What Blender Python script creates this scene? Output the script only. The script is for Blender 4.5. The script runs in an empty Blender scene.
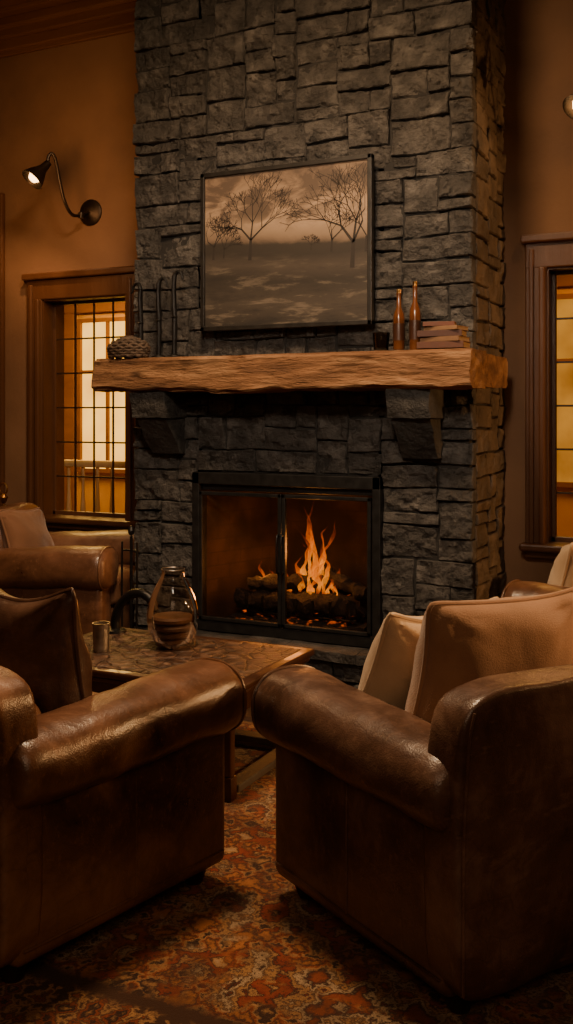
import bpy, bmesh, math, random
from mathutils import Vector, Matrix, Euler, noise
C = bpy.context.scene.collection
R = math.radians
rng = random.Random(11)

# ------------------------------------------------------------------ nodes
def new_mat(name):
    m = bpy.data.materials.new(name); m.use_nodes = True
    nt = m.node_tree; nt.nodes.clear()
    out = nt.nodes.new('ShaderNodeOutputMaterial')
    return m, nt, out
def nd(nt, t, ins=None, **props):
    n = nt.nodes.new(t)
    for k, v in props.items(): setattr(n, k, v)
    for k, v in (ins or {}).items():
        s = n.inputs[k]
        if isinstance(v, bpy.types.NodeSocket): nt.links.new(v, s)
        else: s.default_value = v
    return n
def c4(c): return (c[0], c[1], c[2], 1)
def ramp(nt, fac, stops, interp='LINEAR'):
    n = nt.nodes.new('ShaderNodeValToRGB'); r = n.color_ramp; r.interpolation = interp
    while len(r.elements) < len(stops): r.elements.new(0.5)
    for e, (p, c) in zip(r.elements, stops):
        e.position = p; e.color = c4(c) if not isinstance(c, (int, float)) else (c, c, c, 1)
    nt.links.new(fac, n.inputs['Fac']); return n.outputs['Color']
def mixc(nt, fac, a, b, blend='MIX'):
    n = nt.nodes.new('ShaderNodeMix'); n.data_type = 'RGBA'; n.blend_type = blend
    for i, v in ((0, fac), (6, a), (7, b)):
        if isinstance(v, bpy.types.NodeSocket): nt.links.new(v, n.inputs[i])
        elif i == 0: n.inputs[0].default_value = v
        else: n.inputs[i].default_value = c4(v)
    return n.outputs[2]
def mth(nt, op, a, b=None, c=None):
    n = nt.nodes.new('ShaderNodeMath'); n.operation = op
    for i, v in enumerate((a, b, c)):
        if v is None: continue
        if isinstance(v, bpy.types.NodeSocket): nt.links.new(v, n.inputs[i])
        else: n.inputs[i].default_value = v
    return n.outputs[0]
def ocoord(nt, scale=(1, 1, 1)):
    tc = nt.nodes.new('ShaderNodeTexCoord')
    return nd(nt, 'ShaderNodeMapping', {'Vector': tc.outputs['Object'], 'Scale': scale}).outputs['Vector']
def surf(name, cols, scale=5, rough=(.45, .6), bump=.2, bscale=40, metallic=0, stretch=(1, 1, 1), island=0, coat=0, spec=.5, sheen=0, bdist=.01, endx=None, dist=0):
    m, nt, out = new_mat(name)
    v = ocoord(nt, stretch)
    no = nd(nt, 'ShaderNodeTexNoise', {'Vector': v, 'Scale': scale, 'Detail': 8, 'Roughness': .6, 'Distortion': dist})
    k = len(cols)
    stops = [(.3 + .4 * i / max(1, k - 1), c) for i, c in enumerate(cols)]
    col = ramp(nt, no.outputs['Fac'], stops)
    if island:
        g = nt.nodes.new('ShaderNodeNewGeometry')
        f = mth(nt, 'MULTIPLY_ADD', g.outputs['Random Per Island'], island, 1 - island / 2)
        hv = nd(nt, 'ShaderNodeHueSaturation', {'Color': col, 'Value': f}); col = hv.outputs['Color']
    if endx is not None:
        kn = nd(nt, 'ShaderNodeTexVoronoi', {'Vector': ocoord(nt, (2.2, 3, 5)), 'Scale': 1.6})
        kf = ramp(nt, kn.outputs['Distance'], [(.05, 1), (.2, 0)])
        col = mixc(nt, mth(nt, 'MULTIPLY', kf, .75), col, (.045, .02, .009))
    rg = nd(nt, 'ShaderNodeMapRange', {'Value': no.outputs['Fac'], 'From Min': .3, 'From Max': .7, 'To Min': rough[0], 'To Max': rough[1]})
    b2 = nd(nt, 'ShaderNodeTexNoise', {'Vector': v, 'Scale': bscale, 'Detail': 6, 'Roughness': .65})
    bp = nd(nt, 'ShaderNodeBump', {'Height': b2.outputs['Fac'], 'Strength': bump, 'Distance': bdist})
    p = nd(nt, 'ShaderNodeBsdfPrincipled', {'Base Color': col, 'Roughness': rg.outputs['Result'], 'Metallic': metallic, 'Normal': bp.outputs['Normal'],
        'Specular IOR Level': spec, 'Coat Weight': coat, 'Sheen Weight': sheen})
    nt.links.new(p.outputs[0], out.inputs[0]); return m
def leather(name, dark, mid, light, rough=(.26, .46)):
    m, nt, out = new_mat(name)
    v = ocoord(nt)
    a = nd(nt, 'ShaderNodeTexNoise', {'Vector': v, 'Scale': 3.0, 'Detail': 9, 'Roughness': .66, 'Distortion': .4})
    col = ramp(nt, a.outputs['Fac'], [(.34, dark), (.5, mid), (.65, light)])
    wv = mixc(nt, .10, v, nd(nt, 'ShaderNodeTexNoise', {'Vector': v, 'Scale': 5, 'Detail': 4}).outputs['Color'])
    ck = nd(nt, 'ShaderNodeTexVoronoi', {'Vector': wv, 'Scale': 13}, feature='DISTANCE_TO_EDGE')
    cf = ramp(nt, ck.outputs['Distance'], [(0, 0), (.03, 1)])
    msk = ramp(nt, nd(nt, 'ShaderNodeTexNoise', {'Vector': v, 'Scale': 4, 'Detail': 2}).outputs['Fac'], [(.5, 0), (.65, 1)])
    col = mixc(nt, mth(nt, 'MULTIPLY', mth(nt, 'SUBTRACT', 1.0, cf), mth(nt, 'MULTIPLY', msk, .35)), col, dark)
    sc = nd(nt, 'ShaderNodeTexNoise', {'Vector': nd(nt, 'ShaderNodeMapping', {'Vector': v, 'Scale': (3, 14, 9)}).outputs[0], 'Scale': 5, 'Detail': 6, 'Roughness': .7})
    col = mixc(nt, mth(nt, 'MULTIPLY', ramp(nt, sc.outputs['Fac'], [(.56, 0), (.69, 1)]), .5), col, light)
    cr = nd(nt, 'ShaderNodeTexVoronoi', {'Vector': v, 'Scale': 240})
    wr = nd(nt, 'ShaderNodeTexNoise', {'Vector': v, 'Scale': 7, 'Detail': 4, 'Distortion': 1.0})
    h = mth(nt, 'MULTIPLY_ADD', cr.outputs['Distance'], .08, wr.outputs['Fac'])
    h = mth(nt, 'MULTIPLY_ADD', mth(nt, 'MULTIPLY', cf, msk), .04, h)
    bp = nd(nt, 'ShaderNodeBump', {'Height': h, 'Strength': .27, 'Distance': .02})
    rg = nd(nt, 'ShaderNodeMapRange', {'Value': a.outputs['Fac'], 'From Min': .3, 'From Max': .7, 'To Min': rough[0], 'To Max': rough[1]})
    p = nd(nt, 'ShaderNodeBsdfPrincipled', {'Base Color': col, 'Roughness': rg.outputs['Result'], 'Normal': bp.outputs['Normal'], 'Specular IOR Level': .65})
    nt.links.new(p.outputs[0], out.inputs[0]); return m
def glassy(name, tint=(.9, .9, .9), ior=1.4, rough=.03):
    m, nt, out = new_mat(name)
    t = nd(nt, 'ShaderNodeBsdfTransparent', {'Color': c4(tint)})
    g = nd(nt, 'ShaderNodeBsdfGlossy', {'Color': (1, 1, 1, 1), 'Roughness': rough})
    f = nd(nt, 'ShaderNodeFresnel', {'IOR': ior})
    mx = nd(nt, 'ShaderNodeMixShader', {0: f.outputs[0], 1: t.outputs[0], 2: g.outputs[0]})
    nt.links.new(mx.outputs[0], out.inputs[0]); return m
def emis(name, c, s, lo=.45, sc=3.5):
    m, nt, out = new_mat(name)
    v = ocoord(nt)
    no = nd(nt, 'ShaderNodeTexNoise', {'Vector': v, 'Scale': sc, 'Detail': 4})
    col = ramp(nt, no.outputs['Fac'], [(.35, (c[0] * lo, c[1] * lo * .8, c[2] * lo * .6)), (.65, c)])
    e = nd(nt, 'ShaderNodeEmission', {'Color': col, 'Strength': s})
    nt.links.new(e.outputs[0], out.inputs[0]); return m

M = {}
M['stone'] = surf('stone', [(.020, .018, .0155), (.047, .042, .037), (.106, .096, .085)], 9, (.5, .75), 1, 34, island=.65, bdist=.03)
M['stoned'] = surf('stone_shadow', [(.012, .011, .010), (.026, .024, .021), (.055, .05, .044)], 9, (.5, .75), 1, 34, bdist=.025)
M['stonew'] = surf('stone_lit_amber', [(.032, .022, .014), (.070, .049, .031), (.13, .093, .061)], 7, (.5, .75), .9, 30, island=.5, bdist=.02)  # amber light on the right chimney return, painted into the stone colour
M['mortar'] = surf('mortar', [(.012, .011, .010), (.022, .020, .018)], 12, (.9, .95), .5, 60)
M['plaster'] = surf('plaster', [(.105, .050, .023), (.16, .08, .038), (.205, .106, .052)], 1.1, (.75, .9), .18, 50)
M['trim'] = surf('trim_wood', [(.055, .021, .009), (.10, .040, .016)], 5, (.3, .45), .2, 60, stretch=(1, 1, .15))
M['muntin'] = surf('muntin_wood', [(.018, .008, .004), (.035, .015, .007)], 5, (.4, .5), .1, 60)
M['crown'] = surf('crown_wood', [(.08, .031, .012), (.18, .078, .031)], 4, (.4, .6), .2, 50, stretch=(.15, 1, 1))
M['beam'] = surf('mantel_wood', [(.07, .03, .013), (.22, .105, .045), (.40, .22, .105)], 5, (.6, .8), 1, 16, stretch=(.42, 1.5, 2.2), bdist=.035, spec=.3, endx=-1.277, dist=.6)
M['ceil'] = surf('ceiling_boards', [(.025, .012, .006), (.055, .026, .012)], 4, (.6, .7), .2, 40, stretch=(.2, 2, 1))
M['floor'] = surf('floor_boards', [(.03, .015, .008), (.07, .035, .017)], 4, (.35, .5), .2, 50, stretch=(.2, 3, 1))
M['iron'] = surf('black_iron', [(.007, .006, .006), (.016, .015, .014)], 20, (.32, .45), .2, 120, metallic=.5)
M['door'] = surf('door_metal', [(.014, .014, .014), (.026, .025, .024)], 20, (.35, .5), .1, 120, metallic=.5)
M['brass'] = surf('aged_brass', [(.35, .19, .06), (.55, .33, .12)], 20, (.25, .45), .1, 90, metallic=1)
M['pewter'] = surf('pewter', [(.28, .25, .22), (.45, .4, .36)], 20, (.25, .45), .1, 90, metallic=1)
M['darkwood'] = surf('dark_mahogany', [(.024, .009, .005), (.058, .021, .010)], 5, (.3, .45), .15, 60, stretch=(.3, 2, 1), coat=.15)
M['railgrey'] = surf('rail_slate', [(.06, .052, .044), (.11, .098, .083)], 8, (.4, .55), .2, 60)
M['feet'] = surf('feet_wood', [(.015, .008, .005), (.035, .018, .01)], 8, (.35, .5), .1, 60)
M['cream'] = surf('cream_linen', [(.48, .34, .21), (.62, .47, .31)], 6, (.85, .95), .35, 260, sheen=.2)
M['tan'] = surf('tan_suede', [(.23, .112, .052), (.36, .188, .096)], 4, (.75, .9), .3, 200, sheen=.3)
M['brownp'] = surf('brown_suede', [(.15, .065, .030), (.23, .108, .052)], 4, (.75, .9), .3, 200, sheen=.2)
M['leatherR'] = leather('leather_umber', (.038, .019, .013), (.095, .048, .032), (.215, .122, .081))
M['leatherL'] = leather('leather_chestnut', (.044, .018, .0095), (.118, .051, .025), (.25, .119, .061))
M['leatherD'] = leather('leather_dark', (.024, .011, .007), (.058, .027, .017), (.12, .06, .038))
M['leatherF'] = leather('leather_tan', (.06, .025, .012), (.125, .054, .027), (.21, .10, .052))
M['glass'] = glassy('window_glass', (.95, .93, .9), 1.15)
M['fireglass'] = glassy('fire_door_glass', (.80, .76, .72), 1.35, .12)
M['jarglass'] = glassy('jar_glass', (.86, .77, .68), 1.32, .05)
M['amber'] = surf('amber_glass', [(.07, .022, .006), (.14, .048, .015)], 10, (.12, .25), .05, 60, coat=.5)
M['weave'] = surf('dark_wicker', [(.03, .018, .010), (.10, .06, .035)], 30, (.6, .8), .6, 90)
M['slice'] = surf('wood_slice', [(.03, .013, .007), (.085, .038, .019)], 18, (.5, .7), .4, 70)
M['log'] = surf('charred_bark', [(.004, .003, .003), (.012, .008, .006), (.024, .014, .010)], 9, (.85, .95), 1, 30, bdist=.02)
M['canvas_frame'] = surf('frame_black', [(.008, .007, .006), (.018, .015, .012)], 20, (.4, .5), .1, 90)
M['shade_out'] = surf('sconce_bronze', [(.018, .012, .008), (.045, .028, .016)], 15, (.35, .5), .1, 90, metallic=.7)
M['bulb'] = emis('bulb_glow', (1, .62, .28), 16)
M['pages'] = surf('book_pages', [(.20, .13, .07), (.30, .20, .11)], 40, (.8, .9), .2, 160, stretch=(1, 1, 6))
M['porch'] = surf('porch_plaster', [(.50, .25, .05), (.66, .38, .09)], 2, (.8, .9), .1, 40)
M['porchwood'] = surf('porch_boards', [(.16, .058, .012), (.28, .115, .027)], 4, (.6, .7), .2, 40, stretch=(.3, 3, 1))
M['porchglow'] = emis('porch_daylight', (1, .53, .085), 2.9, .7, 1.6)
M['porchdim'] = emis('porch_dusk', (1, .42, .05), .75, .45, 1.6)
M['white'] = surf('white_paint', [(.5, .36, .17), (.6, .46, .25)], 4, (.5, .6), .05, 40)

def table_mat():
    m, nt, out = new_mat('table_inlay')
    v = ocoord(nt)
    vo = nd(nt, 'ShaderNodeTexVoronoi', {'Vector': v, 'Scale': 13}, feature='DISTANCE_TO_EDGE')
    n1 = nd(nt, 'ShaderNodeTexNoise', {'Vector': v, 'Scale': 22, 'Detail': 8, 'Roughness': .75})
    col = ramp(nt, n1.outputs['Fac'], [(.36, (.014, .006, .004)), (.5, (.055, .025, .015)), (.62, (.16, .09, .056)), (.7, (.30, .20, .14))])
    col = mixc(nt, ramp(nt, vo.outputs['Distance'], [(.0, .85), (.06, 0)]), col, (.010, .005, .004))
    h = mth(nt, 'ADD', mth(nt, 'MULTIPLY', ramp(nt, vo.outputs['Distance'], [(0, 0), (.08, 1)]), .6), n1.outputs['Fac'])
    bp = nd(nt, 'ShaderNodeBump', {'Height': h, 'Strength': .7, 'Distance': .015})
    p = nd(nt, 'ShaderNodeBsdfPrincipled', {'Base Color': col, 'Roughness': ramp(nt, n1.outputs['Fac'], [(.3, .25), (.7, .55)]), 'Normal': bp.outputs['Normal']})
    nt.links.new(p.outputs[0], out.inputs[0]); return m
M['tabletop'] = table_mat()
def brick_mat():
    m, nt, out = new_mat('fire_brick')
    v = ocoord(nt)
    sx = nd(nt, 'ShaderNodeSeparateXYZ', {'Vector': v})
    u = mth(nt, 'ADD', sx.outputs[0], sx.outputs[1])
    cb = nd(nt, 'ShaderNodeCombineXYZ', {0: u, 1: sx.outputs[2], 2: 0.0})
    br = nd(nt, 'ShaderNodeTexBrick', {'Vector': cb.outputs[0], 'Scale': 1, 'Brick Width': .22, 'Row Height': .075, 'Mortar Size': .004,
        'Color1': (.045, .026, .017, 1), 'Color2': (.06, .034, .021, 1), 'Mortar': (.04, .024, .016, 1)})
    no = nd(nt, 'ShaderNodeTexNoise', {'Vector': v, 'Scale': 4, 'Detail': 6})
    f = ramp(nt, no.outputs['Fac'], [(.35, 0), (.6, 1)])
    col = mixc(nt, f, br.outputs['Color'], (.018, .012, .009))
    p = nd(nt, 'ShaderNodeBsdfPrincipled', {'Base Color': col, 'Roughness': .95, 'Specular IOR Level': .15})
    nt.links.new(p.outputs[0], out.inputs[0]); return m
M['firebrick'] = brick_mat()

def flame_mat():
    m, nt, out = new_mat('flame')
    tc = nt.nodes.new('ShaderNodeTexCoord')
    g = nd(nt, 'ShaderNodeSeparateXYZ', {'Vector': tc.outputs['Generated']}).outputs[2]
    mp = nd(nt, 'ShaderNodeMapping', {'Vector': tc.outputs['Object'], 'Scale': (1.6, 1.6, .7)})
    no = nd(nt, 'ShaderNodeTexNoise', {'Vector': mp.outputs[0], 'Scale': 24, 'Detail': 3, 'Distortion': 1.2})
    t = mth(nt, 'ADD', g, mth(nt, 'MULTIPLY_ADD', no.outputs['Fac'], .7, -.35))
    col = ramp(nt, t, [(.0, (1, .11, .001)), (.25, (1, .30, .010)), (.55, (1, .16, .002)), (1, (.8, .05, .001))])
    st = ramp(nt, t, [(0, .4), (.25, 1), (.6, .5), (1, .2)])
    e = nd(nt, 'ShaderNodeEmission', {'Color': col, 'Strength': mth(nt, 'MULTIPLY', st, 2.1)})
    al = ramp(nt, t, [(0, .12), (.2, .45), (.55, .38), (.85, .08), (1, 0)])
    tr = nd(nt, 'ShaderNodeBsdfTransparent')
    mx = nd(nt, 'ShaderNodeMixShader', {0: al, 1: tr.outputs[0], 2: e.outputs[0]})
    nt.links.new(mx.outputs[0], out.inputs[0]); return m
M['flame'] = flame_mat()
def ember_mat():
    m, nt, out = new_mat('embers')
    v = ocoord(nt)
    no = nd(nt, 'ShaderNodeTexNoise', {'Vector': v, 'Scale': 22, 'Detail': 4})
    st = ramp(nt, no.outputs['Fac'], [(.60, 0), (.76, 1)])
    p = nd(nt, 'ShaderNodeBsdfPrincipled', {'Base Color': (.012, .010, .009, 1), 'Roughness': .95, 'Emission Color': (1, .14, .006, 1),
        'Emission Strength': mth(nt, 'MULTIPLY', st, 1.0)})
    nt.links.new(p.outputs[0], out.inputs[0]); return m
M['ember'] = ember_mat()

RA, RB = 1.85, 1.25
def rug_mat():
    m, nt, out = new_mat('persian_rug')
    v = ocoord(nt)
    w = nd(nt, 'ShaderNodeTexNoise', {'Vector': v, 'Scale': 8, 'Detail': 6, 'Roughness': .72})
    wc = nd(nt, 'ShaderNodeSeparateXYZ', {'Vector': w.outputs['Color']})
    s = nd(nt, 'ShaderNodeSeparateXYZ', {'Vector': v})
    x = mth(nt, 'ADD', s.outputs[0], mth(nt, 'MULTIPLY_ADD', wc.outputs[0], .07, -.035)); y = mth(nt, 'ADD', s.outputs[1], mth(nt, 'MULTIPLY_ADD', wc.outputs[1], .07, -.035))
    def mir(a, per):
        f = mth(nt, 'FRACT', mth(nt, 'DIVIDE', a, per)); return mth(nt, 'MULTIPLY', mth(nt, 'ABSOLUTE', mth(nt, 'SUBTRACT', f, .5)), per)
    n4 = nd(nt, 'ShaderNodeTexNoise', {'Vector': v, 'Scale': 18, 'Detail': 7, 'Roughness': .8}).outputs['Fac']
    def motif(per, sc, stops, seed, ja=.75):
        cv = nd(nt, 'ShaderNodeCombineXYZ', {0: mir(x, per), 1: mir(y, per * 1.25), 2: seed})
        vo = nd(nt, 'ShaderNodeTexVoronoi', {'Vector': cv.outputs[0], 'Scale': sc}, distance='MANHATTAN')
        n2 = nd(nt, 'ShaderNodeTexNoise', {'Vector': cv.outputs[0], 'Scale': sc * 1.5, 'Detail': 4, 'Roughness': .6})
        t = mth(nt, 'ADD', mth(nt, 'MULTIPLY', vo.outputs['Distance'], .42), mth(nt, 'MULTIPLY', n2.outputs['Fac'], .6))
        t = mth(nt, 'ADD', t, mth(nt, 'MULTIPLY_ADD', n4, ja, -.5 * ja))
        return ramp(nt, t, stops, 'LINEAR')
    rust = (.27, .058, .020); orange = (.44, .155, .042); cream = (.50, .33, .18); ink = (.014, .009, .008); red = (.23, .036, .015); brown = (.048, .020, .010); gold = (.44, .22, .082)
    fa = motif(1.2, 6.5, [(.26, cream), (.36, gold), (.41, ink), (.46, rust), (.53, red), (.57, ink), (.61, gold), (.66, brown), (.70, cream), (.75, ink), (.84, rust)], .3, .5)
    fb = motif(.6, 15, [(.3, gold), (.42, brown), (.5, ink), (.57, gold), (.63, rust), (.70, brown), (.80, orange)], 2.3, .6)
    n6 = nd(nt, 'ShaderNodeTexNoise', {'Vector': nd(nt, 'ShaderNodeCombineXYZ', {0: mir(x, 1.1), 1: mir(y, 1.375), 2: 4.0}).outputs[0], 'Scale': 4.5, 'Detail': 2})
    fld = mixc(nt, ramp(nt, n6.outputs['Fac'], [(.46, 0), (.52, 1)]), fa, fb)
    bord = motif(.36, 20, [(.24, gold), (.36, brown), (.44, ink), (.52, rust), (.60, brown), (.68, gold), (.78, brown)], 1.7, .5)
    d = mth(nt, 'MINIMUM', mth(nt, 'SUBTRACT', RA, mth(nt, 'ABSOLUTE', x)), mth(nt, 'SUBTRACT', RB, mth(nt, 'ABSOLUTE', y)))
    band = ramp(nt, d, [(0, brown), (.03, brown), (.06, ink), (.10, gold), (.32, brown), (.36, brown), (.40, ink)], 'LINEAR')
    isb = ramp(nt, d, [(.08, 0), (.10, 1), (.30, 1), (.33, 0)])
    isf = ramp(nt, d, [(.36, 0), (.40, 1)])
    col = mixc(nt, isb, band, bord); col = mixc(nt, isf, col, fld)
    n3 = nd(nt, 'ShaderNodeTexNoise', {'Vector': v, 'Scale': 2.6, 'Detail': 8, 'Roughness': .78})
    wear = ramp(nt, n3.outputs['Fac'], [(.38, 0), (.64, .8)])
    col = mixc(nt, wear, col, (.050, .021, .012))
    fz = nd(nt, 'ShaderNodeTexNoise', {'Vector': v, 'Scale': 260, 'Detail': 3})
    bp = nd(nt, 'ShaderNodeBump', {'Height': fz.outputs['Fac'], 'Strength': .5, 'Distance': .006})
    p = nd(nt, 'ShaderNodeBsdfPrincipled', {'Base Color': col, 'Roughness': .95, 'Normal': bp.outputs['Normal'], 'Specular IOR Level': .2, 'Sheen Weight': .1})
    nt.links.new(p.outputs[0], out.inputs[0]); return m
M['rug'] = rug_mat()
def paint_mat():
    m, nt, out = new_mat('landscape_paint')
    v = ocoord(nt)
    sp = nd(nt, 'ShaderNodeSeparateXYZ', {'Vector': v}); z = sp.outputs[2]
    st = ocoord(nt, (1.6, 1, 9))
    rt = nd(nt, 'ShaderNodeMapping', {'Vector': st, 'Rotation': (0, R(16), 0)})
    n1 = nd(nt, 'ShaderNodeTexNoise', {'Vector': rt.outputs[0], 'Scale': 2.2, 'Detail': 9, 'Roughness': .7, 'Distortion': .25})
    n2 = nd(nt, 'ShaderNodeTexNoise', {'Vector': ocoord(nt, (1, 1, 1.8)), 'Scale': 4.5, 'Detail': 8, 'Roughness': .62, 'Distortion': .5})
    roll = mth(nt, 'MULTIPLY', mth(nt, 'SINE', mth(nt, 'MULTIPLY_ADD', sp.outputs[0], 4.0, .6)), .022)
    hz = mth(nt, 'MULTIPLY_ADD', n2.outputs['Fac'], .07, -.035)
    t = mth(nt, 'ADD', mth(nt, 'ADD', mth(nt, 'ADD', z, .43), roll), hz)
    base = ramp(nt, t, [(0, (.018, .014, .010)), (.14, (.048, .037, .027)), (.26, (.022, .017, .012)), (.34, (.05, .038, .028)), (.40, (.022, .017, .012)), (.45, (.026, .02, .014)), (.475, (.14, .094, .06)), (.56, (.36, .245, .155)), (.70, (.27, .18, .113)), (.86, (.16, .104, .065))])
    streak = ramp(nt, n1.outputs['Fac'], [(.52, 0), (.62, 1)])
    low = ramp(nt, t, [(.05, 1), (.3, .6), (.42, 0)])
    col = mixc(nt, mth(nt, 'MULTIPLY', mth(nt, 'MULTIPLY', streak, low), .65), base, (.17, .133, .095))
    dk = ramp(nt, n1.outputs['Fac'], [(.36, 1), (.46, 0)])
    col = mixc(nt, mth(nt, 'MULTIPLY', mth(nt, 'MULTIPLY', dk, low), .7), col, (.012, .0095, .0075))
    cl = ramp(nt, n2.outputs['Fac'], [(.42, 0), (.56, 1)])
    hi = ramp(nt, t, [(.5, 0), (.62, 1)])
    col = mixc(nt, mth(nt, 'MULTIPLY', mth(nt, 'MULTIPLY', cl, hi), .9), col, (.065, .043, .029))
    p = nd(nt, 'ShaderNodeBsdfPrincipled', {'Base Color': col, 'Roughness': .7})
    nt.links.new(p.outputs[0], out.inputs[0]); return m
M['paint'] = paint_mat()
M['treepaint'] = surf('tree_paint', [(.014, .010, .008), (.025, .018, .013)], 9, (.7, .8), .1, 60)

# ------------------------------------------------------------------ mesh helpers
def obj(name, bm, mat, parent=None, loc=(0, 0, 0), rot=(0, 0, 0), smooth=35, recalc=True):
    if recalc: bmesh.ops.recalc_face_normals(bm, faces=bm.faces[:])
    me = bpy.data.meshes.new(name); bm.to_mesh(me); bm.free()
    me.materials.append(mat)
    if smooth:
        for p in me.polygons: p.use_smooth = True
        me.set_sharp_from_angle(angle=R(smooth))
    o = bpy.data.objects.new(name, me); C.objects.link(o)
    o.location = loc; o.rotation_euler = rot
    if parent: o.parent = parent
    return o
def tag(o, label, cat, group=None, kind=None):
    if label: o['label'] = label
    if cat: o['category'] = cat
    if group: o['group'] = group
    if kind: o['kind'] = kind
    return o
def thing(name, label, cat, loc=(0, 0, 0), rotz=0, group=None, kind=None):
    o = bpy.data.objects.new(name, None); C.objects.link(o); o.empty_display_size = .1
    o.location = loc; o.rotation_euler = (0, 0, rotz)
    return tag(o, label, cat, group, kind)
def nb(): return bmesh.new()
def merge(bm, t, mtx=None):
    if mtx is not None: bmesh.ops.transform(t, matrix=mtx, verts=t.verts[:])
    me = bpy.data.meshes.new('t'); t.to_mesh(me); t.free(); bm.from_mesh(me); bpy.data.meshes.remove(me)
def TRS(c, rot=(0, 0, 0)): return Matrix.Translation(c) @ Euler(rot).to_matrix().to_4x4()
def box(bm, lo, hi, r=0, seg=2, mtx=None):
    t = nb(); bmesh.ops.create_cube(t, size=1)
    for v in t.verts: v.co = Vector([(lo[i] + hi[i]) / 2 + v.co[i] * (hi[i] - lo[i]) for i in range(3)])
    if r: bmesh.ops.bevel(t, geom=t.edges[:], offset=r, segments=seg, affect='EDGES', profile=.5)
    merge(bm, t, mtx); return bm
def softbox(bm, c, size, n=5, cuts=10, rot=(0, 0, 0), wr=0, seed=0, bulge=0):
    t = nb(); bmesh.ops.create_cube(t, size=2)
    bmesh.ops.subdivide_edges(t, edges=t.edges[:], cuts=cuts, use_grid_fill=True)
    for v in t.verts:
        p = v.co
        k = 1 / ((abs(p.x) ** n + abs(p.y) ** n + abs(p.z) ** n) ** (1 / n))
        q = p * k
        q = Vector((q.x * size[0] / 2, q.y * size[1] / 2, q.z * size[2] / 2))
        if wr: q += q.normalized() * wr * noise.fractal(q * 6 + Vector((seed, 0, 0)), 1, 2, 3)
        v.co = q
    merge(bm, t, TRS(c, rot)); return bm
def tube(bm, pts, rad, n=10, caps=True, flat=1):
    pts = [Vector(p) for p in pts]; rings = []
    prev = None
    for i, p in enumerate(pts):
        d = (pts[min(i + 1, len(pts) - 1)] - pts[max(i - 1, 0)]).normalized()
        if prev is None:
            a = Vector((0, 0, 1)) if abs(d.z) < .9 else Vector((1, 0, 0))
            prev = d.cross(a).normalized()
        prev = (prev - d * prev.dot(d)).normalized()
        b = d.cross(prev)
        r = rad[i] if isinstance(rad, (list, tuple)) else rad
        rings.append([bm.verts.new(p + prev * r * math.cos(2 * math.pi * k / n) + b * r * flat * math.sin(2 * math.pi * k / n)) for k in range(n)])
    for a, b in zip(rings, rings[1:]):
        for k in range(n): bm.faces.new((a[k], a[(k + 1) % n], b[(k + 1) % n], b[k]))
    if caps:
        bm.faces.new(rings[0][::-1]); bm.faces.new(rings[-1])
    return bm
def loop_tube(bm, pts, r, n=8):
    pts = [Vector(p) for p in pts]; N = len(pts); rings = []
    for i, p in enumerate(pts):
        d = (pts[(i + 1) % N] - pts[i - 1]).normalized()
        a = Vector((0, 0, 1)) if abs(d.z) < .9 else Vector((1, 0, 0))
        s = d.cross(a).normalized(); b = d.cross(s)
        rings.append([bm.verts.new(p + s * r * math.cos(2 * math.pi * k / n) + b * r * math.sin(2 * math.pi * k / n)) for k in range(n)])
    for i in range(N):
        a, b = rings[i], rings[(i + 1) % N]
        sh = min(range(n), key=lambda q: (a[0].co - b[q].co).length)
        rev = (a[1].co - b[(sh + 1) % n].co).length > (a[1].co - b[(sh - 1) % n].co).length
        f = (lambda k: b[(sh - k) % n]) if rev else (lambda k: b[(sh + k) % n])
        for k in range(n): bm.faces.new((a[k], a[(k + 1) % n], f(k + 1), f(k)))
    return bm
def smoothpath(pts, sub=6):
    pts = [Vector(p) for p in pts]; out = []
    for i in range(len(pts) - 1):
        p0 = pts[max(i - 1, 0)]; p1 = pts[i]; p2 = pts[i + 1]; p3 = pts[min(i + 2, len(pts) - 1)]
        for k in range(sub):
            t = k / sub
            out.append(.5 * ((2 * p1) + (-p0 + p2) * t + (2 * p0 - 5 * p1 + 4 * p2 - p3) * t * t + (-p0 + 3 * p1 - 3 * p2 + p3) * t ** 3))
    out.append(pts[-1]); return out
def lathe(bm, prof, n=28, mtx=None, sx=1, sy=1):
    t = nb(); rings = []
    for r, h in prof:
        if r < 1e-5: rings.append([t.verts.new((0, 0, h))])
        else: rings.append([t.verts.new((sx * r * math.cos(2 * math.pi * k / n), sy * r * math.sin(2 * math.pi * k / n), h)) for k in range(n)])
    for a, b in zip(rings, rings[1:]):
        for k in range(n):
            k2 = (k + 1) % n
            if len(a) == 1 and len(b) == 1: continue
            if len(a) == 1: t.faces.new((a[0], b[k], b[k2]))
            elif len(b) == 1: t.faces.new((a[k], a[k2], b[0]))
            else: t.faces.new((a[k], a[k2], b[k2], b[k]))
    merge(bm, t, mtx); return bm
def aim(p, d):
    return Matrix.Translation(p) @ Vector(d).to_track_quat('Z', 'Y').to_matrix().to_4x4()
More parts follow.
